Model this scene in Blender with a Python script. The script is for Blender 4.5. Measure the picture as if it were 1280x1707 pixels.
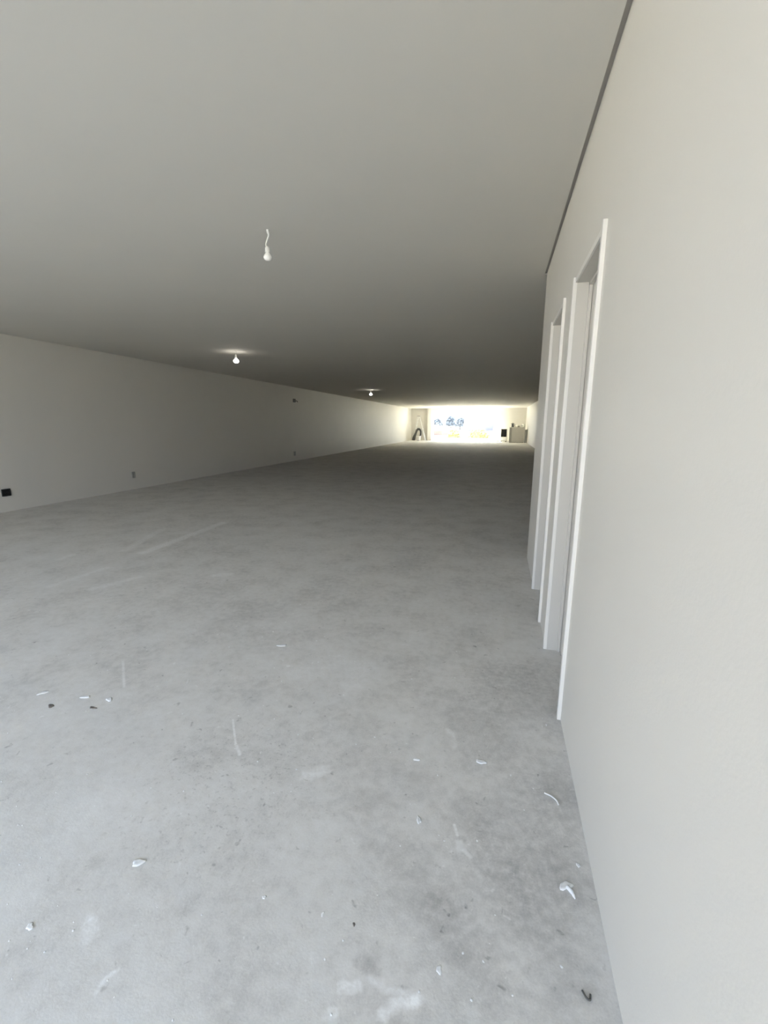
import bpy, bmesh, math, random
from mathutils import Vector, Matrix, noise

random.seed(7)
scn = bpy.context.scene
for o in list(bpy.data.objects):
    bpy.data.objects.remove(o, do_unlink=True)
col = scn.collection

# ------------------------------------------------------------------ camera, world, exposure
cd = bpy.data.cameras.new('camera'); cam = bpy.data.objects.new('camera', cd); col.objects.link(cam)
cd.sensor_fit = 'HORIZONTAL'; cd.sensor_width = 36.0; cd.lens = 36.0 * 714.875 / 1280.0
cd.clip_start = 0.02; cd.clip_end = 2000
RX = Vector((0.9668385, 0.2553848, 0.0014131)); UP = Vector((-0.0524427, 0.1931170, 0.9797732)); FW = Vector((-0.2499463, 0.9473565, -0.2001061))
M3 = Matrix((RX, UP, -FW)).transposed()
cam.matrix_world = Matrix.Translation((0, 0, 1.36)) @ M3.to_4x4()
scn.camera = cam

scn.view_settings.view_transform = 'Standard'
scn.view_settings.look = 'None'
scn.view_settings.gamma = 1.0
scn.view_settings.use_curve_mapping = False
scn.view_settings.exposure = 0.0
scn.cycles.use_denoising = True
scn.cycles.max_bounces = 16
scn.cycles.diffuse_bounces = 10
scn.cycles.transparent_max_bounces = 16
scn.cycles.sample_clamp_indirect = 0.0

SKY = 5.35
w = bpy.data.worlds.new('overcast_sky'); scn.world = w; w.use_nodes = True
nt = w.node_tree; nt.nodes.clear()
wo = nt.nodes.new('ShaderNodeOutputWorld'); bg = nt.nodes.new('ShaderNodeBackground')
tc = nt.nodes.new('ShaderNodeTexCoord'); sx = nt.nodes.new('ShaderNodeSeparateXYZ'); rp = nt.nodes.new('ShaderNodeValToRGB')
rp.color_ramp.elements[0].position = 0.0; rp.color_ramp.elements[0].color = (0.92, 0.98, 1.09, 1)
rp.color_ramp.elements[1].position = 0.4; rp.color_ramp.elements[1].color = (0.76, 0.95, 1.26, 1)
nt.links.new(tc.outputs['Generated'], sx.inputs[0]); nt.links.new(sx.outputs['Z'], rp.inputs[0])
nt.links.new(rp.outputs[0], bg.inputs[0]); bg.inputs[1].default_value = SKY
nt.links.new(bg.outputs[0], wo.inputs[0])

# room dimensions (metres)
XL, XR, XR2 = -7.443, 0.349, 2.06        # left wall, near right wall (cloakroom block), far right wall
H = 2.71
YF, YE, YB = -2.2, 4.535, 37.5          # front wall, end of the block, back wall
FO = (-6.9, 0.20, 0.0, 2.55)             # front opening x0 x1 z0 z1
BO = (-5.55, 0.05, 0.0, 2.34)            # back opening

def portal(name, loc, sx_, sz_, ry):
    L = bpy.data.lights.new(name, 'AREA'); L.shape = 'RECTANGLE'; L.size = sx_; L.size_y = sz_
    L.cycles.is_portal = True
    o = bpy.data.objects.new(name, L); col.objects.link(o); o.location = loc; o.rotation_euler = ry
    return o
sl = bpy.data.lights.new('sun', 'SUN'); sl.energy = 100.0; sl.angle = math.radians(3); sl.color = (1.0, 0.97, 0.90)
so = bpy.data.objects.new('sun', sl); col.objects.link(so)
so.rotation_euler = Vector((0.25, -0.72, -0.80)).to_track_quat('-Z', 'Y').to_euler()      # high, from beyond the far opening
portal('front_opening_daylight', ((FO[0]+FO[1])/2, YF-0.08, (FO[2]+FO[3])/2), FO[1]-FO[0], FO[3]-FO[2], (math.radians(90), 0, 0))
portal('back_opening_daylight', ((BO[0]+BO[1])/2, YB+0.16, (BO[2]+BO[3])/2), BO[1]-BO[0], BO[3]-BO[2], (math.radians(-90), 0, 0))

# ------------------------------------------------------------------ helpers
def tag(o, label=None, cat=None, group=None, kind=None):
    if label: o['label'] = label
    if cat: o['category'] = cat
    if group: o['group'] = group
    if kind: o['kind'] = kind
    return o

def link(name, bm, mat, parent=None, smooth=False, bevel=0.0, seg=2):
    me = bpy.data.meshes.new(name)
    bmesh.ops.recalc_face_normals(bm, faces=bm.faces)
    bm.to_mesh(me); bm.free()
    me.materials.append(mat)
    o = bpy.data.objects.new(name, me); col.objects.link(o)
    if parent: o.parent = parent
    if smooth:
        for p in me.polygons: p.use_smooth = True
    if bevel:
        b = o.modifiers.new('bevel', 'BEVEL'); b.width = bevel; b.segments = seg; b.limit_method = 'ANGLE'
    return o

def empty(name, loc, rz=0):
    o = bpy.data.objects.new(name, None); col.objects.link(o); o.location = loc; o.rotation_euler = (0, 0, rz)
    o.empty_display_size = 0.1
    return o

def bx(bm, x0, x1, y0, y1, z0, z1):
    m = Matrix.Translation(((x0+x1)/2, (y0+y1)/2, (z0+z1)/2)) @ Matrix.Diagonal((abs(x1-x0), abs(y1-y0), abs(z1-z0), 1))
    return bmesh.ops.create_cube(bm, size=1, matrix=m)['verts']

def boxes(*bs):
    bm = bmesh.new()
    for b in bs: bx(bm, *b)
    return bm

def beam(bm, a, b, wx, wy):
    a, b = Vector(a), Vector(b); d = b - a
    m = Matrix.Translation((a+b)/2) @ d.to_track_quat('Z', 'Y').to_matrix().to_4x4() @ Matrix.Diagonal((wx, wy, d.length, 1))
    bmesh.ops.create_cube(bm, size=1, matrix=m)

def tube(bm, pts, r, n=10, cap=True):
    pts = [Vector(p) for p in pts]; rings = []
    rs = r if isinstance(r, (list, tuple)) else [r]*len(pts)
    ref = Vector((0.123, 0.9, 0.31))
    for i, p in enumerate(pts):
        d = (pts[min(i+1, len(pts)-1)] - pts[max(i-1, 0)]).normalized()
        u = d.cross(ref).normalized(); v = d.cross(u)
        rings.append([bm.verts.new(p + rs[i]*(math.cos(2*math.pi*k/n)*u + math.sin(2*math.pi*k/n)*v)) for k in range(n)])
    for a, b in zip(rings, rings[1:]):
        for k in range(n): bm.faces.new((a[k], a[(k+1) % n], b[(k+1) % n], b[k]))
    if cap:
        bm.faces.new(rings[0]); bm.faces.new(rings[-1])

def lathe(bm, prof, n=24, c=(0, 0, 0)):
    rings = []
    for r, z in prof:
        if r < 1e-6: rings.append([bm.verts.new((c[0], c[1], c[2]+z))])
        else: rings.append([bm.verts.new((c[0]+r*math.cos(2*math.pi*k/n), c[1]+r*math.sin(2*math.pi*k/n), c[2]+z)) for k in range(n)])
    for a, b in zip(rings, rings[1:]):
        for k in range(n):
            k2 = (k+1) % n
            if len(a) == 1: bm.faces.new((a[0], b[k], b[k2]))
            elif len(b) == 1: bm.faces.new((a[k], b[0], a[k2]))
            else: bm.faces.new((a[k], a[k2], b[k2], b[k]))

def spline(pts, n=8):
    P = [Vector(p) for p in pts]; P = [P[0]*2-P[1]] + P + [P[-1]*2-P[-2]]; out = []
    for i in range(1, len(P)-2):
        for k in range(n):
            t = k/n; a, b, c, d = P[i-1:i+3]
            out.append(0.5*((2*b)+(c-a)*t+(2*a-5*b+4*c-d)*t*t+(3*b-a-3*c+d)*t**3))
    out.append(P[-2]); return out

# ------------------------------------------------------------------ materials
def mat(name, color, rough=0.6, var=0.05, scale=6.0, bump=0.0, bscale=60.0, metal=0.0, spec=0.4, emit=None):
    m = bpy.data.materials.new(name); m.use_nodes = True
    t = m.node_tree; b = t.nodes['Principled BSDF']
    b.inputs['Roughness'].default_value = rough; b.inputs['Metallic'].default_value = metal
    b.inputs['Specular IOR Level'].default_value = spec
    tcn = t.nodes.new('ShaderNodeTexCoord'); n = t.nodes.new('ShaderNodeTexNoise'); n.inputs['Scale'].default_value = scale
    n.inputs['Detail'].default_value = 5
    t.links.new(tcn.outputs['Object'], n.inputs['Vector'])
    r = t.nodes.new('ShaderNodeValToRGB')
    r.color_ramp.elements[0].position = 0.3; r.color_ramp.elements[1].position = 0.7
    r.color_ramp.elements[0].color = (*[c*(1-var) for c in color], 1); r.color_ramp.elements[1].color = (*[min(1, c*(1+var)) for c in color], 1)
    t.links.new(n.outputs['Fac'], r.inputs[0]); t.links.new(r.outputs[0], b.inputs['Base Color'])
    if bump:
        n2 = t.nodes.new('ShaderNodeTexNoise'); n2.inputs['Scale'].default_value = bscale; n2.inputs['Detail'].default_value = 4
        t.links.new(tcn.outputs['Object'], n2.inputs['Vector'])
        bp = t.nodes.new('ShaderNodeBump'); bp.inputs['Strength'].default_value = bump; bp.inputs['Distance'].default_value = 0.003
        t.links.new(n2.outputs['Fac'], bp.inputs['Height']); t.links.new(bp.outputs[0], b.inputs['Normal'])
    if emit:
        b.inputs['Emission Color'].default_value = (*emit[0], 1); b.inputs['Emission Strength'].default_value = emit[1]
    return m

PAINT = mat('white_wall_paint', (0.655, 0.632, 0.58), 0.55, 0.012, 1.5, 0.15, 90)
CEIL = mat('white_ceiling_paint', (0.665, 0.64, 0.585), 0.8, 0.012, 0.9, 0.1, 70, spec=0.15)
SHADED_LINING = mat('door_lining_shaded', (0.52, 0.50, 0.455), 0.5, 0.01, 4)  # shade of the door reveal is put into this darker colour
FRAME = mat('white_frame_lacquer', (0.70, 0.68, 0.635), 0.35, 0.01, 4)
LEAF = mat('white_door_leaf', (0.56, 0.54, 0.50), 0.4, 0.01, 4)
GAP = mat('dark_shadow_gap_profile', (0.37, 0.35, 0.32), 0.7, 0.05, 8)
WALU = mat('white_window_frame', (0.80, 0.80, 0.78), 0.35, 0.01, 5)
WPLAST = mat('white_plastic', (0.82, 0.81, 0.77), 0.4, 0.01, 10)
GREYPL = mat('grey_plastic', (0.33, 0.33, 0.31), 0.5, 0.04, 10)
BLACK = mat('black_plastic', (0.012, 0.012, 0.012), 0.45, 0.1, 20)
DKGREY = mat('dark_grey_rubber', (0.10, 0.098, 0.09), 0.6, 0.1, 20)
LAM = mat('pale_grey_laminate', (0.62, 0.60, 0.55), 0.5, 0.02, 5)
LAMD = mat('grey_laminate', (0.42, 0.41, 0.36), 0.5, 0.02, 5)
ALU = mat('brushed_aluminium', (0.72, 0.72, 0.70), 0.38, 0.05, 20, metal=0.6)
PLASTER = mat('white_plaster', (0.74, 0.74, 0.73), 0.9, 0.03, 60, 0.2, 200, spec=0.1)
BROWN = mat('brown_chip', (0.16, 0.14, 0.12), 0.9, 0.1, 60)
BULBOFF = mat('opal_bulb_off', (0.90, 0.89, 0.85), 0.25, 0.005, 10)
BULBON = mat('opal_bulb_lit', (0.9, 0.9, 0.85), 0.3, 0.0, 10, emit=((1.0, 0.95, 0.86), 22.0))
CORD = mat('white_cord', (0.78, 0.77, 0.73), 0.5, 0.01, 20)
PAVE = mat('pale_paving', (0.42, 0.39, 0.335), 0.9, 0.08, 3, 0.2, 20, spec=0.1)
YELLOW = mat('yellow_blossom', (0.40, 0.385, 0.17), 0.8, 0.25, 5)
TERRA = mat('terracotta_render', (0.185, 0.145, 0.13), 0.9, 0.12, 2)
PINKR = mat('pale_pink_gravel', (0.24, 0.185, 0.16), 0.9, 0.08, 2)
HILL = mat('hazy_tree_foliage', (0.24, 0.26, 0.29), 0.95, 0.2, 0.8, spec=0.05)  # distance haze is mixed into the bluish grey leaf colour
BARK = mat('grey_bark', (0.2, 0.19, 0.19), 0.9, 0.2, 5)
BLD = mat('pale_render', (0.24, 0.235, 0.26), 0.9, 0.05, 0.5)
BLD2 = mat('grey_lilac_render', (0.19, 0.19, 0.22), 0.9, 0.05, 0.5)
ROOF = mat('slate_roof', (0.22, 0.22, 0.25), 0.9, 0.1, 1)
WIND = mat('dark_window_glass', (0.17, 0.17, 0.19), 0.3, 0.05, 1)

def glass_mat():
    m = bpy.data.materials.new('clear_glass'); m.use_nodes = True; t = m.node_tree; t.nodes.clear()
    o = t.nodes.new('ShaderNodeOutputMaterial'); mx = t.nodes.new('ShaderNodeMixShader'); tr = t.nodes.new('ShaderNodeBsdfTransparent')
    gl = t.nodes.new('ShaderNodeBsdfGlossy'); fr = t.nodes.new('ShaderNodeLayerWeight'); fr.inputs['Blend'].default_value = 0.12
    tr.inputs[0].default_value = (0.95, 0.97, 0.96, 1); gl.inputs['Roughness'].default_value = 0.02
    t.links.new(fr.outputs['Fresnel'], mx.inputs[0]); t.links.new(tr.outputs[0], mx.inputs[1]); t.links.new(gl.outputs[0], mx.inputs[2])
    t.links.new(mx.outputs[0], o.inputs[0]); return m
GLASS = glass_mat()

# concrete screed with dust, trowel streaks and plaster smears that lie where the photo has them
STREAKS = [  # x0,y0,x1,y1, half width, amount (+ pale / - dark)
    (-3.643, 3.644, -3.693, 5.091, .075, .55), (-3.905, 3.667, -4.242, 4.578, .06, .30), (-3.640, 2.627, -3.603, 3.123, .045, .30),
    (-4.292, 3.230, -4.310, 3.375, .05, .35), (-3.232, 2.666, -3.098, 3.001, .05, .35), (-2.446, 3.225, -2.348, 3.285, .05, .35),
    (-1.138, 1.538, -1.035, 1.405, .006, .7), (-1.035, 1.405, -.982, 1.355, .008, .7), (-2.054, 1.815, -1.844, 1.617, .008, .5),
    (-.146, 1.739, -.119, 1.631, .012, .4), (-.079, 1.261, -.066, 1.226, .006, .9), (-.060, 1.210, -.046, 1.181, .012, .45),
    (-.040, 1.177, -.018, 1.162, .008, .5), (-.873, .593, -.870, .628, .010, .8), (-1.002, .665, -1.034, .705, .020, .45),
    (-.607, 1.366, -.676, 1.317, .03, .5), (-.233, .774, -.114, .782, .014, .5), (-.190, .729, -.128, .779, .016, .9),
    (-.311, .745, -.262, .752, .014, .7), (-.327, .692, -.311, .691, .016, .7), (-1.009, 1.984, -.859, 2.154, .10, .22),
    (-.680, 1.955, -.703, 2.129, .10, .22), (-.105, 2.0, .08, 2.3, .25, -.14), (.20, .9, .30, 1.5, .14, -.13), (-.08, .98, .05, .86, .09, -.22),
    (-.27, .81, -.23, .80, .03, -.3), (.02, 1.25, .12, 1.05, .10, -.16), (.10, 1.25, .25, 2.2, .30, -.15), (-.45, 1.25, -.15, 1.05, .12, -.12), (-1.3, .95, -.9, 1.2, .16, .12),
]
def floor_mat():
    m = bpy.data.materials.new('concrete_screed'); m.use_nodes = True; t = m.node_tree; N = t.nodes; Lk = t.links.new
    b = N['Principled BSDF']; b.inputs['Roughness'].default_value = 0.75; b.inputs['Specular IOR Level'].default_value = 0.3
    tcn = N.new('ShaderNodeTexCoord'); P = tcn.outputs['Object']
    def nz(scale, det=5, rough=0.55, dist=0.0, vec=P):
        n = N.new('ShaderNodeTexNoise'); n.inputs['Scale'].default_value = scale; n.inputs['Detail'].default_value = det
        n.inputs['Roughness'].default_value = rough; n.inputs['Distortion'].default_value = dist; Lk(vec, n.inputs['Vector']); return n
    def mth(op, a, c=None, d=None):
        n = N.new('ShaderNodeMath'); n.operation = op
        for i, x in enumerate((a, c, d)):
            if x is None: continue
            if isinstance(x, (int, float)): n.inputs[i].default_value = x
            else: Lk(x, n.inputs[i])
        return n.outputs[0]
    def smooth(x, a, c):
        n = N.new('ShaderNodeMapRange'); n.interpolation_type = 'SMOOTHSTEP'; Lk(x, n.inputs[0])
        n.inputs[1].default_value = a; n.inputs[2].default_value = c; return n.outputs[0]
    big, mid, fine, grit = nz(0.55, 4), nz(3.2, 6, .6), nz(22, 6, .65), nz(170, 3, .6)
    v = mth('ADD', mth('MULTIPLY', mth('SUBTRACT', big.outputs['Fac'], .5), .20), 0.0)
    v = mth('ADD', v, mth('MULTIPLY', mth('SUBTRACT', mid.outputs['Fac'], .5), .42))
    v = mth('ADD', v, mth('MULTIPLY', mth('SUBTRACT', fine.outputs['Fac'], .5), .34))
    v = mth('ADD', v, mth('MULTIPLY', mth('SUBTRACT', grit.outputs['Fac'], .5), .16))
    # scattered pale and dark specks
    sp = nz(26, 2, .5, .6); dk = nz(31, 2, .5, .6); sp2 = nz(75, 2)
    v = mth('ADD', v, mth('MULTIPLY', smooth(sp.outputs['Fac'], .70, .80), .22))
    v = mth('ADD', v, mth('MULTIPLY', smooth(sp2.outputs['Fac'], .68, .80), .16))
    v = mth('SUBTRACT', v, mth('MULTIPLY', smooth(dk.outputs['Fac'], .66, .80), .22))
    # warped point for the streaks
    wn = nz(14, 3); wv = N.new('ShaderNodeVectorMath'); wv.operation = 'SUBTRACT'; Lk(wn.outputs['Color'], wv.inputs[0]); wv.inputs[1].default_value = (.5, .5, .5)
    ws = N.new('ShaderNodeVectorMath'); ws.operation = 'SCALE'; Lk(wv.outputs[0], ws.inputs[0]); ws.inputs['Scale'].default_value = .07
    wa = N.new('ShaderNodeVectorMath'); wa.operation = 'ADD'; Lk(P, wa.inputs[0]); Lk(ws.outputs[0], wa.inputs[1])
    tot = None
    for (x0, y0, x1, y1, hw, amt) in STREAKS:
        src = P if hw < .01 else wa.outputs[0]
        pa = N.new('ShaderNodeVectorMath'); pa.operation = 'SUBTRACT'; Lk(src, pa.inputs[0]); pa.inputs[1].default_value = (x0, y0, 0)
        ba = Vector((x1-x0, y1-y0, 0))
        dt = N.new('ShaderNodeVectorMath'); dt.operation = 'DOT_PRODUCT'; Lk(pa.outputs[0], dt.inputs[0]); dt.inputs[1].default_value = ba/ba.length_squared
        cl = N.new('ShaderNodeClamp'); Lk(dt.outputs['Value'], cl.inputs[0])
        sc = N.new('ShaderNodeVectorMath'); sc.operation = 'SCALE'; sc.inputs[0].default_value = ba; Lk(cl.outputs[0], sc.inputs['Scale'])
        ds = N.new('ShaderNodeVectorMath'); ds.operation = 'DISTANCE'; Lk(pa.outputs[0], ds.inputs[0]); Lk(sc.outputs[0], ds.inputs[1])
        k = mth('MULTIPLY', mth('SUBTRACT', 1.0, smooth(ds.outputs['Value'], hw*.25, hw*1.25)), amt*.42)
        tot = k if tot is None else mth('ADD', tot, k)
    brk = smooth(nz(45, 4, .6).outputs['Fac'], .30, .62)
    v = mth('ADD', v, mth('MULTIPLY', tot, mth('ADD', mth('MULTIPLY', brk, .75), .35)))
    md = N.new('ShaderNodeVectorMath'); md.operation = 'DISTANCE'; Lk(P, md.inputs[0]); md.inputs[1].default_value = (-.95, 1.22, 0)
    pits = mth('MULTIPLY', smooth(nz(58, 3, .6).outputs['Fac'], .55, .70), mth('SUBTRACT', 1.0, smooth(md.outputs['Value'], .15, .62)))
    v = mth('SUBTRACT', v, mth('MULTIPLY', pits, .13))
    base = mth('ADD', v, .50)
    cr = N.new('ShaderNodeValToRGB')
    cr.color_ramp.elements[0].position = 0.0; cr.color_ramp.elements[0].color = (.10, .097, .092, 1)
    cr.color_ramp.elements[1].position = 1.0; cr.color_ramp.elements[1].color = (.86, .86, .85, 1)
    e = cr.color_ramp.elements.new(.5); e.color = (.615, .60, .57, 1)
    Lk(base, cr.inputs[0]); Lk(cr.outputs[0], b.inputs['Base Color'])
    bp = N.new('ShaderNodeBump'); bp.inputs['Strength'].default_value = .25; bp.inputs['Distance'].default_value = .004
    Lk(mth('ADD', fine.outputs['Fac'], mth('MULTIPLY', grit.outputs['Fac'], .3)), bp.inputs['Height']); Lk(bp.outputs[0], b.inputs['Normal'])
    return m
CONC = floor_mat()

# ------------------------------------------------------------------ setting
def struct(name, bm, m, label, cat, **k):
    return tag(link(name, bm, m, **k), label, cat, None, 'structure')

struct('floor', boxes((XL-.2, XR2+.2, YF-.12, YB+.12, -.05, 0)), CONC, 'bare grey concrete screed floor with plaster stains', 'floor')
struct('ground', boxes((-250, 250, -120, 420, -.20, -.05)), PAVE, 'pale ground outside beyond the far opening', 'ground')
# ceiling stops short of the block wall (shadow gap)
GX = XR - 0.021
struct('ceiling', boxes((XL+.012, GX, YF, YE, H, H+.12), (XL+.012, XR2, YE, YB, H, H+.12)), CEIL, 'smooth white painted ceiling of the long hall', 'ceiling')
struct('trim_1', boxes((GX, XR+.10, YF, YE, H+.012, H+.12)), GAP, 'dark shadow gap between the ceiling and the near right wall', 'ceiling trim')
struct('trim_4', boxes((XL, XL+.012, YF, YB, H+.012, H+.12)), GAP, 'thin shadow gap between the ceiling and the long left wall', 'ceiling trim')
struct('wall_left', boxes((XL-.2, XL, YF, YB, 0, H+.12)), PAINT, 'long white painted wall on the left', 'wall')

# near right block with two door openings
T = 0.105
D = [(1.952, 2.606), (3.001, 3.627)]      # door openings along y
HD = 2.09
wb = bmesh.new()
ys = [YF, D[0][0], D[0][1], D[1][0], D[1][1], YE]
for a, b_ in ((0, 1), (2, 3), (4, 5)): bx(wb, XR, XR+T, ys[a], ys[b_], 0, H+.012)
for a, b_ in D: bx(wb, XR, XR+T, a, b_, HD, H+.012)
bx(wb, XR+T, XR2, YE-T, YE, 0, H)
struct('wall_right', wb, PAINT, 'near white wall on the right with two doorways', 'wall')
struct('wall_right_far', boxes((XR2, XR2+.2, YF, YB, 0, H+.12)), PAINT, 'far part of the right wall beyond the cloakroom block', 'wall')

P_, FW_ = 0.016, 0.042
for i, (y0, y1) in enumerate(D):
    d = empty('door_%d' % (i+1), (XR, (y0+y1)/2, 0))
    tag(d, ['nearer white door recess with thin protruding frame in the right wall', 'farther white door recess with thin protruding frame in the right wall'][i], 'door', 'cloakroom doors', 'structure')
    h = (y1-y0)/2
    tp = HD+FW_*.5
    lip = boxes((-P_, .004, h-.003, h+FW_*.5, 0, tp), (-P_, .004, -h-FW_*.5, -h+.003, 0, tp), (-P_*.35, .004, -h+.003, h-.003, HD-.006, tp))
    link('door_frame', lip, FRAME, d, bevel=.0015)
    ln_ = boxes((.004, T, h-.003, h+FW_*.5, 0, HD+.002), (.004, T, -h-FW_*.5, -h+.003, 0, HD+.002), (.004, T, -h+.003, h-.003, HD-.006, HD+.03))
    link('door_lining', ln_, SHADED_LINING, d)
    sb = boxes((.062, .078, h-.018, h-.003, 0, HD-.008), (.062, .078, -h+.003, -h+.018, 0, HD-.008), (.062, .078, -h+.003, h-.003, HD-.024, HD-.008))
    link('door_stop', sb, SHADED_LINING, d, bevel=.001)
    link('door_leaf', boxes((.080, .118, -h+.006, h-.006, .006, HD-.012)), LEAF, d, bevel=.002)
    hb = bmesh.new()
    tube(hb, [(.081, -h+.07, 1.02), (.045, -h+.07, 1.02)], .009, 12)
    tube(hb, [(.047, -h+.062, 1.02), (.047, -h+.19, 1.02)], .009, 12)
    link('door_handle', hb, ALU, d, smooth=True)

# back wall with pilaster and glazed opening
bb = boxes((XL, BO[0], YB, YB+.12, 0, H), (BO[1], XR2, YB, YB+.12, 0, H), (BO[0], BO[1], YB, YB+.12, BO[3], H))
struct('wall_back', bb, PAINT, 'white far end wall around the bright opening', 'wall')
struct('trim_2', boxes((-5.98, -5.66, YB-.32, YB, 0, H)), PAINT, 'white pilaster left of the bright far opening', 'pilaster')
struct('trim_3', boxes((-5.66, XR2, YB-.12, YB, 2.50, H)), PAINT, 'white lintel beam across the top of the far opening', 'beam')

wd = empty('window_1', ((BO[0]+BO[1])/2, YB+.05, 0)); tag(wd, 'wide bright shopfront window at the far end', 'window', None, 'structure')
hw = (BO[1]-BO[0])/2
link('window_frame', boxes((-hw, -hw+.08, -.04, .04, 0, BO[3]), (hw-.08, hw, -.04, .04, 0, BO[3]), (-hw+.08, hw-.08, -.04, .04, BO[3]-.08, BO[3]),
     (-hw+.08, hw-.08, -.04, .04, 0, .07)), WALU, wd, bevel=.004)
for k in range(2):
    a = -hw+.08 if k == 0 else hw-.48; c = hw-.50 if k == 0 else hw-.08
    link('window_pane', boxes((a, c, -.004, .004, .07, BO[3]-.08)), GLASS, wd)
link('window_mullion', boxes((hw-.51, hw-.47, -.03, .03, .07, BO[3]-.08)), WALU, wd)

struct('upper_sun_blocker', boxes((XL-.2, XR2+.2, YF-.12, YB+.12, H+.12, 30)), PAINT, 'added unseen mass above the hall that shades the front ground', 'building')  # unseen tall block, added to keep the sun off the front ground
# front wall behind the viewer with its wide opening
struct('wall_front', boxes((XL-.2, FO[0], YF-.12, YF, 0, H+.12), (FO[1], XR2+.2, YF-.12, YF, 0, H+.12), (FO[0], FO[1], YF-.12, YF, FO[3], H+.12)),
       PAINT, 'front wall around the wide street opening', 'wall')

# ------------------------------------------------------------------ hanging bulbs
def bulb_lamp(x, y, label, cord_pts, ztop, s, lit, rose, zs=1.0):
    t = tag(empty('pendant_bulb', (x, y, H)), label, 'ceiling lamp', 'bare bulbs hanging from the ceiling')
    c = bmesh.new(); tube(c, spline([(p[0], p[1], p[2]) for p in cord_pts], 8), .0055 if not lit else .004, 8)
    link('cord', c, CORD, t, smooth=True)
    ex, ey, ez = cord_pts[-1]
    sk = bmesh.new(); lathe(sk, [(0, .006), (.008, .006), (.013, 0), (.017, -.012), (.0185, -.05), (.0195, -.052), (.0195, -.058), (0, -.058)], 20)
    for v in sk.verts: v.co = Vector((ex+v.co.x, ey+v.co.y, ez+v.co.z*zs))
    link('socket', sk, WPLAST, t, smooth=True)
    bu = bmesh.new()
    lathe(bu, [(0, -.056), (.014, -.056), (.0145, -.062*1), (.018, -.070), (.026*s, -.085), (.0315*s, -.100), (.0325*s, -.112), (.030*s, -.125), (.023*s, -.137), (.012*s, -.144), (0, -.146)], 28)
    for v in bu.verts: v.co = Vector((ex+v.co.x, ey+v.co.y, ez+v.co.z*zs))
    link('bulb', bu, BULBON if lit else BULBOFF, t, smooth=True)
    r = bmesh.new(); lathe(r, [(0, 0), (rose, 0), (rose, -.008), (rose*.6, -.022), (.006, -.026), (0, -.026)], 24)
    link('ceiling_rose', r, WPLAST, t, smooth=True)
    return t
bulb_lamp(-1.662, 3.055, 'unlit white bulb on a short bent cord, nearest and highest in the picture',
          [(0, 0, 0), (.006, 0, -.035), (-.012, 0, -.075), (-.018, 0, -.098), (-.008, 0, -.110)], 0, .95, False, .009, .62)
bulb_lamp(-4.915, 7.575, 'lit bare bulb hanging under the middle of the ceiling, larger of the two lit ones', [(0, 0, 0), (.006, 0, -.03), (0, 0, -.062)], 0, 1.5, True, .014)
bulb_lamp(-5.05, 17.05, 'small lit bare bulb far down the hall, the most distant one', [(0, 0, 0), (.005, 0, -.03), (0, 0, -.062)], 0, 1.8, True, .016)

# ------------------------------------------------------------------ electrical boxes on the left wall
def wall_box(name, y, z, w_, h_, label, cat, pm, im, rim=.012, dep=.012, group=None, inner=True):
    t = tag(empty(name, (XL, y, z)), label, cat, group)
    r = boxes((-.004, dep, -w_/2, -w_/2+rim, -h_/2, h_/2), (-.004, dep, w_/2-rim, w_/2, -h_/2, h_/2),
              (-.004, dep, -w_/2+rim, w_/2-rim, -h_/2, -h_/2+rim), (-.004, dep, -w_/2+rim, w_/2-rim, h_/2-rim, h_/2))
    link('rim', r, pm, t, bevel=.003)
    link('back_plate', boxes((-.002, dep*.35, -w_/2+rim*.9, w_/2-rim*.9, -h_/2+rim*.9, h_/2-rim*.9)), im, t)
    if inner:
        g = bmesh.new()
        for dy in (-.3, .3):
            tube(g, [(dep*.2, dy*w_/2, 0), (dep*.75, dy*w_/2, 0)], .012, 14)
        link('contact_insert', g, im, t, smooth=True)
    return t
wall_box('junction_box', 4.925, .304, .125, .112, 'black open junction box low on the left wall, at the edge of the picture', 'junction box', BLACK, BLACK, .012, .02)
wall_box('wall_socket', 7.40, .305, .085, .13, 'grey socket low on the left wall right of the black junction box', 'wall socket', GREYPL, GREYPL, .016, .014, 'grey sockets low on the left wall')
wall_box('wall_socket', 14.94, .275, .14, .16, 'small grey socket low on the left wall, directly below the dark cable outlet', 'wall socket', GREYPL, GREYPL, .02, .014, 'grey sockets low on the left wall')
t = tag(empty('cable_outlet', (XL, 15.07, 2.22)), 'small dark cable outlet high on the left wall', 'cable outlet')
link('box', boxes((-.004, .04, -.10, .06, -.06, .07)), DKGREY, t, bevel=.01)
g = bmesh.new(); tube(g, spline([(.03, .04, 0), (.07, .09, -.01), (.06, .15, -.04)], 6), .014, 8); link('cable_stub', g, BLACK, t, smooth=True)

# ------------------------------------------------------------------ far end, left: ladder, hose, bucket
t = tag(empty('step_ladder', (-6.55, 36.5, 0), .0), 'pale aluminium A-frame step ladder beside the bright far window', 'step ladder')
for s in (-1, 1):
    r = bmesh.new(); beam(r, (-.10, s*.17, 2.04), (-.52, s*.26, 0), .07, .03); link('climbing_rail', r, ALU, t, bevel=.004)
    r = bmesh.new(); beam(r, (.02, s*.15, 2.0), (.58, s*.24, 0), .05, .028); link('support_rail', r, ALU, t, bevel=.004)
for k in range(7):
    f = (k+1)/8
    r = bmesh.new(); yy = .25 - .08*f; xx = -.52 + .42*f
    bx(r, xx-.05, xx+.05, -yy, yy, 2.04*f-.015, 2.04*f+.015); link('tread', r, ALU, t, bevel=.003)
r = boxes((-.17, .05, -.20, .20, 2.02, 2.06)); link('top_cap', r, DKGREY, t, bevel=.01)
r = bmesh.new(); beam(r, (.30, -.19, 1.0), (.30, .19, 1.0), .03, .02); link('cross_brace', r, ALU, t)
hs = bmesh.new()
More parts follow.
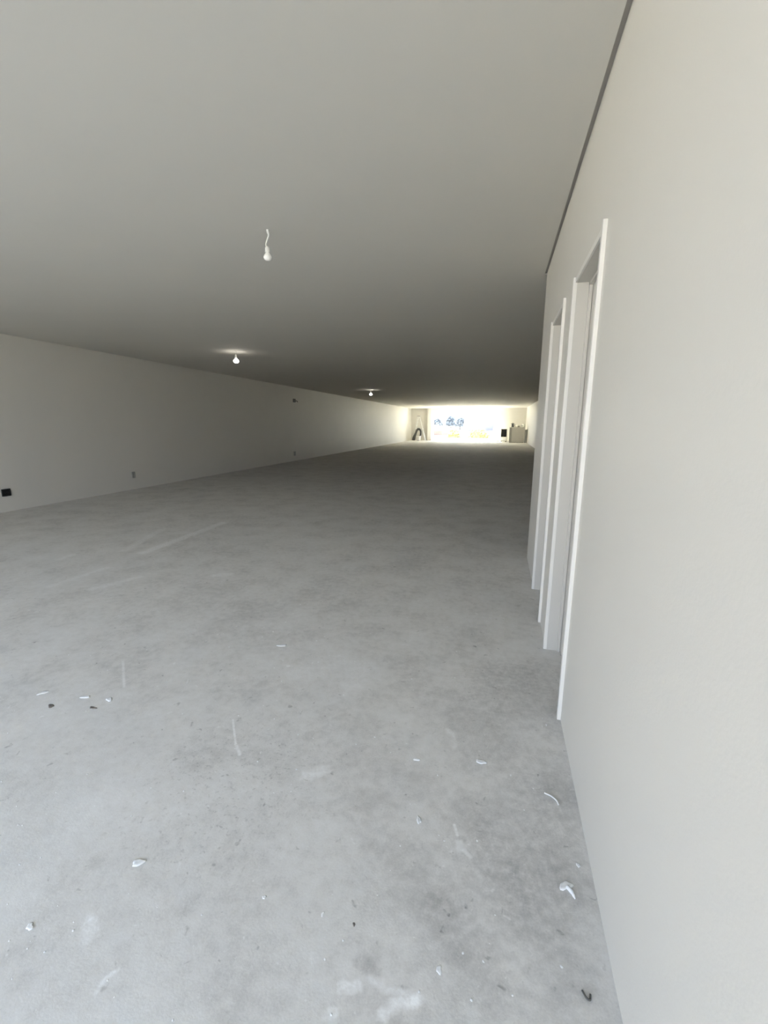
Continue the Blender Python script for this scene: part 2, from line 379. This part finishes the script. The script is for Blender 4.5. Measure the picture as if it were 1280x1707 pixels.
tube(hs, spline([(-7.0, 36.05, .05), (-6.96, 36.08, .28), (-6.80, 36.1, .62), (-6.70, 36.12, .88), (-6.60, 36.15, .98), (-6.46, 36.15, .96), (-6.36, 36.12, .82), (-6.34, 36.1, .6), (-6.38, 36.1, .42)], 8), .08, 10)
tube(hs, spline([(-6.90, 36.0, .05), (-6.84, 36.02, .35), (-6.74, 36.05, .70), (-6.68, 36.1, .88), (-6.60, 36.15, .96)], 8), .09, 10)
tag(link('hose', hs, DKGREY, None, smooth=True), 'thick dark grey hose arched up in front of the pale step ladder', 'hose')
t = tag(empty('bucket', (-6.50, 35.9, 0)), 'white round bucket standing under the arched dark hose', 'bucket')
g = bmesh.new(); lathe(g, [(0, 0), (.14, 0), (.175, .36), (.185, .37), (.185, .40), (.17, .40), (.135, .02), (0, .02)], 24); link('body', g, WPLAST, t, smooth=True)
g = bmesh.new(); tube(g, [(.185*math.cos(a), .02, .38+.12*math.sin(a)) for a in [math.pi*k/12 for k in range(13)]], .005, 6); link('handle', g, ALU, t, smooth=True)

# ------------------------------------------------------------------ far end, right: counter and the things round it
t = tag(empty('counter', (1.29, 34.95, 0)), 'pale grey boxy counter standing by the far right wall', 'counter')
link('front_panel', boxes((-.36, .54, -.36, -.33, .04, 1.13)), LAM, t, bevel=.006)
link('side_panel', boxes((-.54, -.36, -.37, .40, 0, 1.13)), LAMD, t, bevel=.006)
link('body', boxes((-.36, .54, -.33, .40, .04, 1.13)), LAM, t, bevel=.004)
link('plinth', boxes((-.36, .52, -.33, .38, 0, .04)), LAMD, t)
link('worktop', boxes((-.56, .56, -.39, .42, 1.13, 1.17)), LAM, t, bevel=.005)

t = tag(empty('kettle', (.97, 34.85, 1.17)), 'dark jug kettle standing on the left of the pale counter', 'kettle')
g = bmesh.new(); lathe(g, [(0, 0), (.085, 0), (.09, .02), (.085, .18), (.07, .26), (.05, .29), (.015, .30), (.02, .325), (0, .33)], 20); link('body', g, DKGREY, t, smooth=True)
g = bmesh.new(); tube(g, spline([(.07, 0, .25), (.14, 0, .23), (.15, 0, .14), (.085, 0, .06)], 6), .013, 8); link('handle', g, BLACK, t, smooth=True)
g = bmesh.new(); beam(g, (-.06, 0, .22), (-.13, 0, .27), .03, .04); link('spout', g, DKGREY, t, bevel=.006)
def sack(name, loc, sx_, sy_, sz_, m, label, cat, seed):
    g = bmesh.new(); bmesh.ops.create_uvsphere(g, u_segments=20, v_segments=14, radius=1)
    for v in g.verts:
        n = noise.noise_vector(v.co*1.7 + Vector((seed, 0, 0)))*.18
        v.co += n
        v.co.x *= sx_; v.co.y *= sy_; v.co.z = (max(v.co.z, -.75)+.75)/1.75*sz_
    o = link(name, g, m, None, smooth=True); o.location = loc; return tag(o, label, cat)
t = tag(empty('paint_tub', (1.23, 34.8, 1.17)), 'small white tub on the counter just right of the dark kettle', 'tub')
g = bmesh.new(); lathe(g, [(0, 0), (.065, 0), (.075, .15), (0, .15)], 20); link('body', g, WPLAST, t, smooth=True)
g = bmesh.new(); lathe(g, [(0, .15), (.08, .15), (.08, .17), (0, .172)], 20); link('lid', g, WPLAST, t)
sack('sack', (1.445, 34.82, 1.17), .10, .13, .15, LAMD, 'slumped grey sack on the middle of the counter top', 'sack', 2.0)
sack('plastic_bag', (1.70, 34.9, 1.17), .10, .12, .23, WPLAST, 'crumpled white plastic bag at the right end of the counter top', 'bag', 5.0)

t = tag(empty('open_cabinet', (.37, 36.3, 0)), 'small open-fronted cabinet with dark inside, left of the pale counter', 'cabinet')
link('carcass', boxes((-.24, -.21, -.25, .25, .05, 1.03), (.21, .24, -.25, .25, .05, 1.03), (-.21, .21, -.25, .25, 1.0, 1.03), (-.21, .21, -.25, .25, .05, .08), (-.21, .21, .22, .25, .08, 1.0)), LAMD, t, bevel=.003)
link('back_lining', boxes((-.21, .21, .20, .22, .40, 1.0)), DKGREY, t)
link('shelf', boxes((-.21, .21, -.23, .20, .38, .41)), LAMD, t)
link('drawer', boxes((-.20, .20, -.26, .20, .09, .37)), WPLAST, t, bevel=.004)
g = boxes((-.21, -.15, -.22, -.16, 0, .05), (.15, .21, -.22, -.16, 0, .05), (-.21, -.15, .16, .22, 0, .05), (.15, .21, .16, .22, 0, .05)); g.free()
for fx in (-.18, .18):
    for fy in (-.19, .19): link('foot', boxes((fx-.03, fx+.03, fy-.03, fy+.03, 0, .05)), BLACK, t)
t = tag(empty('carton', (.47, 36.22, .412)), 'black carton on the shelf inside the open-fronted cabinet', 'carton')
link('body', boxes((-.09, .09, -.15, .15, 0, .42)), BLACK, t, bevel=.004); link('lid', boxes((-.093, .093, -.153, .153, .40, .45)), BLACK, t, bevel=.003)
t = tag(empty('low_chest', (-.22, 37.0, 0)), 'low white chest against the far window, left of the open cabinet', 'chest')
link('body', boxes((-.26, .26, -.25, .25, 0, .98)), WPLAST, t, bevel=.01); link('lid', boxes((-.275, .275, -.265, .265, .98, 1.06)), WPLAST, t, bevel=.012)
t = tag(empty('waste_bin', (1.955, 34.6, 0)), 'narrow grey upright bin squeezed between the pale counter and the right wall', 'bin')
link('body', boxes((-.085, .085, -.2, .2, 0, .92)), GREYPL, t, bevel=.012); link('lid', boxes((-.092, .092, -.21, .21, .92, .99)), LAMD, t, bevel=.015)

# ------------------------------------------------------------------ plaster chips lying on the near floor
def chip(x, y, rx, ry, rz, label, m=PLASTER, hgt=.006, seed=0, name='plaster_chip', cat='plaster chip'):
    g = bmesh.new(); n = 18; rng = random.Random(seed)
    ph = [rng.uniform(0, 6.28) for _ in range(4)]
    def rad(a): return 1 + .22*math.sin(2*a+ph[0]) + .16*math.sin(3*a+ph[1]) + .10*math.sin(5*a+ph[2])
    rings = []
    for f, z in ((1.0, 0), (.93, .7), (.6, 1.0), (.25, .85)):
        rings.append([g.verts.new((rx*f*rad(a)*math.cos(a), ry*f*rad(a)*math.sin(a), z*hgt)) for a in [2*math.pi*k/n for k in range(n)]])
    for a_, b_ in zip(rings, rings[1:]):
        for k in range(n): g.faces.new((a_[k], a_[(k+1) % n], b_[(k+1) % n], b_[k]))
    g.faces.new(rings[-1]); g.faces.new(list(reversed(rings[0])))
    o = link(name, g, m, None, smooth=True); o.location = (x, y, 0); o.rotation_euler = (0, 0, rz)
    return tag(o, label, cat, 'plaster crumbs on the near floor')
CH = [
 (.266, 1.146, .019, .014, .5, 'largest white plaster chip beside the right wall, with a pointed tail'),
 (-.001, 1.575, .018, .013, .0, 'oval white plaster chip below the near doorway, highest chip on the right half'),
 (-.201, 1.248, .016, .007, -1.1, 'slanted oblong white plaster chip in the middle of the near floor'),
 (-.076, .845, .0085, .0085, .3, 'round white plaster chip lowest on the right half, near the bottom edge'),
 (.312, 1.221, .005, .008, .2, 'tiny white chip just above the largest chip beside the right wall'),
 (-.595, .884, .005, .006, .4, 'tiny bright crumb left of the middle near the bottom'),
 (-1.18, .651, .010, .009, .1, 'small white crumb near the lower left corner'),
 (-1.032, .873, .019, .012, .8, 'ragged white crumb in the lower left part of the floor'),
 (-1.829, 1.511, .018, .014, 0, 'white flake at the right end of the row of crumbs on the left'),
 (-2.205, 1.467, .022, .012, 1, 'white flake at the far left end of the row of crumbs on the left'),
 (-1.961, 1.496, .02, .013, .4, 'bright white flake in the middle of the row of crumbs on the left'),
 (-1.247, 2.224, .026, .016, .2, 'pale flake furthest away on the floor, near the centre'),
 (-.412, .887, .004, .006, .2, 'minute white crumb below the centre beside a dark fleck'),
 (-.26, 1.52, .012, .009, .2, 'faint white crumb left of the oval chip below the near doorway'),
]
for i, c in enumerate(CH):
    chip(*c[:5], c[5], PLASTER, .002 if c[2] < .01 else .0035, i+3)
# pointed tail of the largest chip is its own ridge
g = bmesh.new(); tube(g, spline([(.268, 1.142, .003), (.280, 1.128, .003), (.286, 1.112, .002)], 4), [.006]*5+[.0045]*2+[.003, .002], 8)
tl = link('tail', g, PLASTER, None, smooth=True)
p0 = [o for o in bpy.data.objects if o.name.startswith('plaster_chip') and o['label'].startswith('largest')][0]
bpy.context.view_layer.update(); tl.parent = p0; tl.matrix_parent_inverse = p0.matrix_world.inverted()
g = bmesh.new(); tube(g, spline([(.235, 1.478, .003), (.258, 1.468, .005), (.275, 1.452, .005), (.280, 1.436, .003)], 6), .0028, 8)
tag(link('plaster_curl', g, PLASTER, None, smooth=True), 'thin curled white shaving beside the right wall below the near doorway', 'shaving', 'plaster crumbs on the near floor')
g = bmesh.new(); tube(g, spline([(.268, .893, .002), (.275, .880, .003), (.283, .878, .003), (.286, .890, .002)], 6), .0022, 8)
tag(link('wire_offcut', g, DKGREY, None, smooth=True), 'small dark curled wire offcut in the bottom right corner of the floor', 'wire offcut')
for i, (x, y, rx, ry, lb) in enumerate([(-2.061, 1.396, .016, .012, 'dark fleck at the left among the white crumbs'), (-1.849, 1.438, .018, .008, 'dark fleck right of the other one among the white crumbs'),
                                       (-.318, .885, .004, .004, 'small dark fleck near the bottom centre')]):
    chip(x, y, rx, ry, .1*i, lb, BROWN, .003, 40+i, 'dirt_fleck', 'dirt fleck')

# countless crumbs: one object
g = bmesh.new(); rng = random.Random(11)
for k in range(170):
    y = .55 + 2.6*rng.random()**1.5; x = rng.uniform(-2.6, .30)*(.45+.55*min(1, y/1.6))
    r = rng.uniform(.0010, .0030)*(1+.25*y)
    m = Matrix.Translation((x, y, r*.25)) @ Matrix.Rotation(rng.uniform(0, 3), 4, 'Z') @ Matrix.Diagonal((r*rng.uniform(.7, 1.5), r, r*.45, 1))
    bmesh.ops.create_icosphere(g, subdivisions=1, radius=1, matrix=m)
tag(link('plaster_dust_crumbs', g, PLASTER), 'fine white plaster crumbs strewn over the near floor', 'crumbs', None, 'stuff')

# ------------------------------------------------------------------ outside the far opening
def bush(name, loc, sx_, sy_, sz_, m, label, seed, n=700, leaf=.13):
    g = bmesh.new(); rng = random.Random(seed)
    for k in range(n):
        v = Vector((rng.gauss(0, 1), rng.gauss(0, 1), abs(rng.gauss(0, 1)))).normalized()*rng.uniform(.72, 1.0)
        v *= 1 + .25*noise.noise(v*2.2 + Vector((seed, 0, 0)))
        c = Vector((v.x*sx_, v.y*sy_, v.z*sz_))
        q = Vector((rng.gauss(0, 1), rng.gauss(0, 1), rng.gauss(0, 1))).normalized(); u = q.orthogonal().normalized()*leaf*rng.uniform(.6, 1.2); vv = q.cross(u)*.6
        g.faces.new([g.verts.new(c+a) for a in (-u, -vv, u, vv)])
    core = bmesh.ops.create_icosphere(g, subdivisions=2, radius=1)['verts']
    for v in core: v.co = Vector((v.co.x*sx_*.74, v.co.y*sy_*.74, max(v.co.z, 0)*sz_*.74))
    return link(name, g, m)
for (x, y, a, h, lb, s) in [(-4.82, 48, .72, .95, 'low yellow blossoming bush outside, left one seen through the far window', 3), (-2.15, 48, 1.15, 1.0, 'wide yellow blossoming bush outside, right one seen through the far window', 8)]:
    t = tag(empty('yellow_bush', (x, y, -.05)), lb, 'bush', 'yellow bushes outside')
    f = bush('foliage', None, a, .7, h, YELLOW, lb, s); f.parent = t
    g = bmesh.new(); tube(g, [(0, 0, 0), (.05, 0, .4)], .04, 8); link('stem', g, BARK, t)
t = tag(empty('garden_wall', (-7.6, 57, -.05)), 'low reddish wall outside at the left of the far window', 'wall')
link('body', boxes((-3, .5, -.2, .2, 0, .55)), TERRA, t); link('coping', boxes((-3.05, .55, -.25, .25, .55, .63)), PINKR, t, bevel=.01)
g = bmesh.new()
gv = bmesh.ops.create_uvsphere(g, u_segments=32, v_segments=16, radius=1)['verts']
for v in gv:
    v.co = Vector((v.co.x*4.6, v.co.y*2.5, max(v.co.z, 0)*1.35*(1+.12*noise.noise(v.co*3))))
o = link('gravel_mound', g, PINKR, None, smooth=True); o.location = (-10.2, 62, -.05); tag(o, 'pale pinkish mound behind the low reddish wall outside', 'mound')
for i, (x, y, h, rad, lb) in enumerate([(-16.6, 120, 2.9, 1.6, 'hazy bluish tree outside, leftmost of three'), (-13.3, 124, 3.7, 1.55, 'tallest hazy bluish tree outside, between two others'), (-10.3, 119, 3.3, 1.3, 'hazy bluish tree outside, rightmost of three')]):
    t = tag(empty('tree', (x, y, -.05)), lb, 'tree', 'hazy trees outside')
    f = bush('crown', None, rad, rad, h*.72, HILL, lb, 20+i, 900, .35); f.parent = t; f.location = (0, 0, h*.28)
    g = bmesh.new(); tube(g, [(0, 0, 0), (.05, 0, h*.3), (0, .05, h*.7)], [.2, .16, .08], 8); link('trunk', g, BARK, t, smooth=True)
def house(x, y, wd_, dp, hh, m, label, nwin):
    t = tag(empty('house', (x, y, -.05)), label, 'house', 'pale houses outside')
    link('walls', boxes((-wd_/2, wd_/2, -dp/2, dp/2, 0, hh)), m, t)
    g = bmesh.new(); a = [g.verts.new((sx_*(wd_/2+.2), sy_*(dp/2+.2), hh)) for sx_, sy_ in ((-1, -1), (1, -1), (1, 1), (-1, 1))]
    r0, r1 = g.verts.new((-wd_*.3, 0, hh+.7)), g.verts.new((wd_*.3, 0, hh+.7))
    g.faces.new((a[0], a[1], r1, r0)); g.faces.new((a[1], a[2], r1)); g.faces.new((a[2], a[3], r0, r1)); g.faces.new((a[3], a[0], r0)); g.faces.new(a[::-1])
    link('roof', g, ROOF, t)
    for k in range(nwin):
        xx = -wd_/2 + wd_*(k+.5)/nwin
        link('window', boxes((xx-.35, xx+.35, -dp/2-.05, -dp/2+.02, hh*.42, hh*.82)), WIND, t)
    return t
house(-5.6, 100, 3.0, 4, 2.1, BLD, 'pale low house outside in the middle of the far window', 3)
house(-2.2, 106, 2.8, 4, 2.2, BLD2, 'grey lilac house outside right of the pale low one', 2)
house(-.3, 92, 1.3, 3, 1.5, BLD2, 'narrow grey house outside at the right edge of the far window', 1)
g = bmesh.new(); tube(g, [(0, 0, 0), (.06, 0, 3.1)], [.16, .10], 10)
t = tag(empty('utility_pole', (-7.6, 96, -.05)), 'leaning grey pole outside between the trees and the houses', 'pole'); link('post', g, BARK, t, smooth=True)
g = bmesh.new(); beam(g, (-.5, 0, 2.75), (.6, 0, 2.75), .1, .1); link('crossarm', g, BARK, t)
t.rotation_euler = (0, math.radians(6), 0)
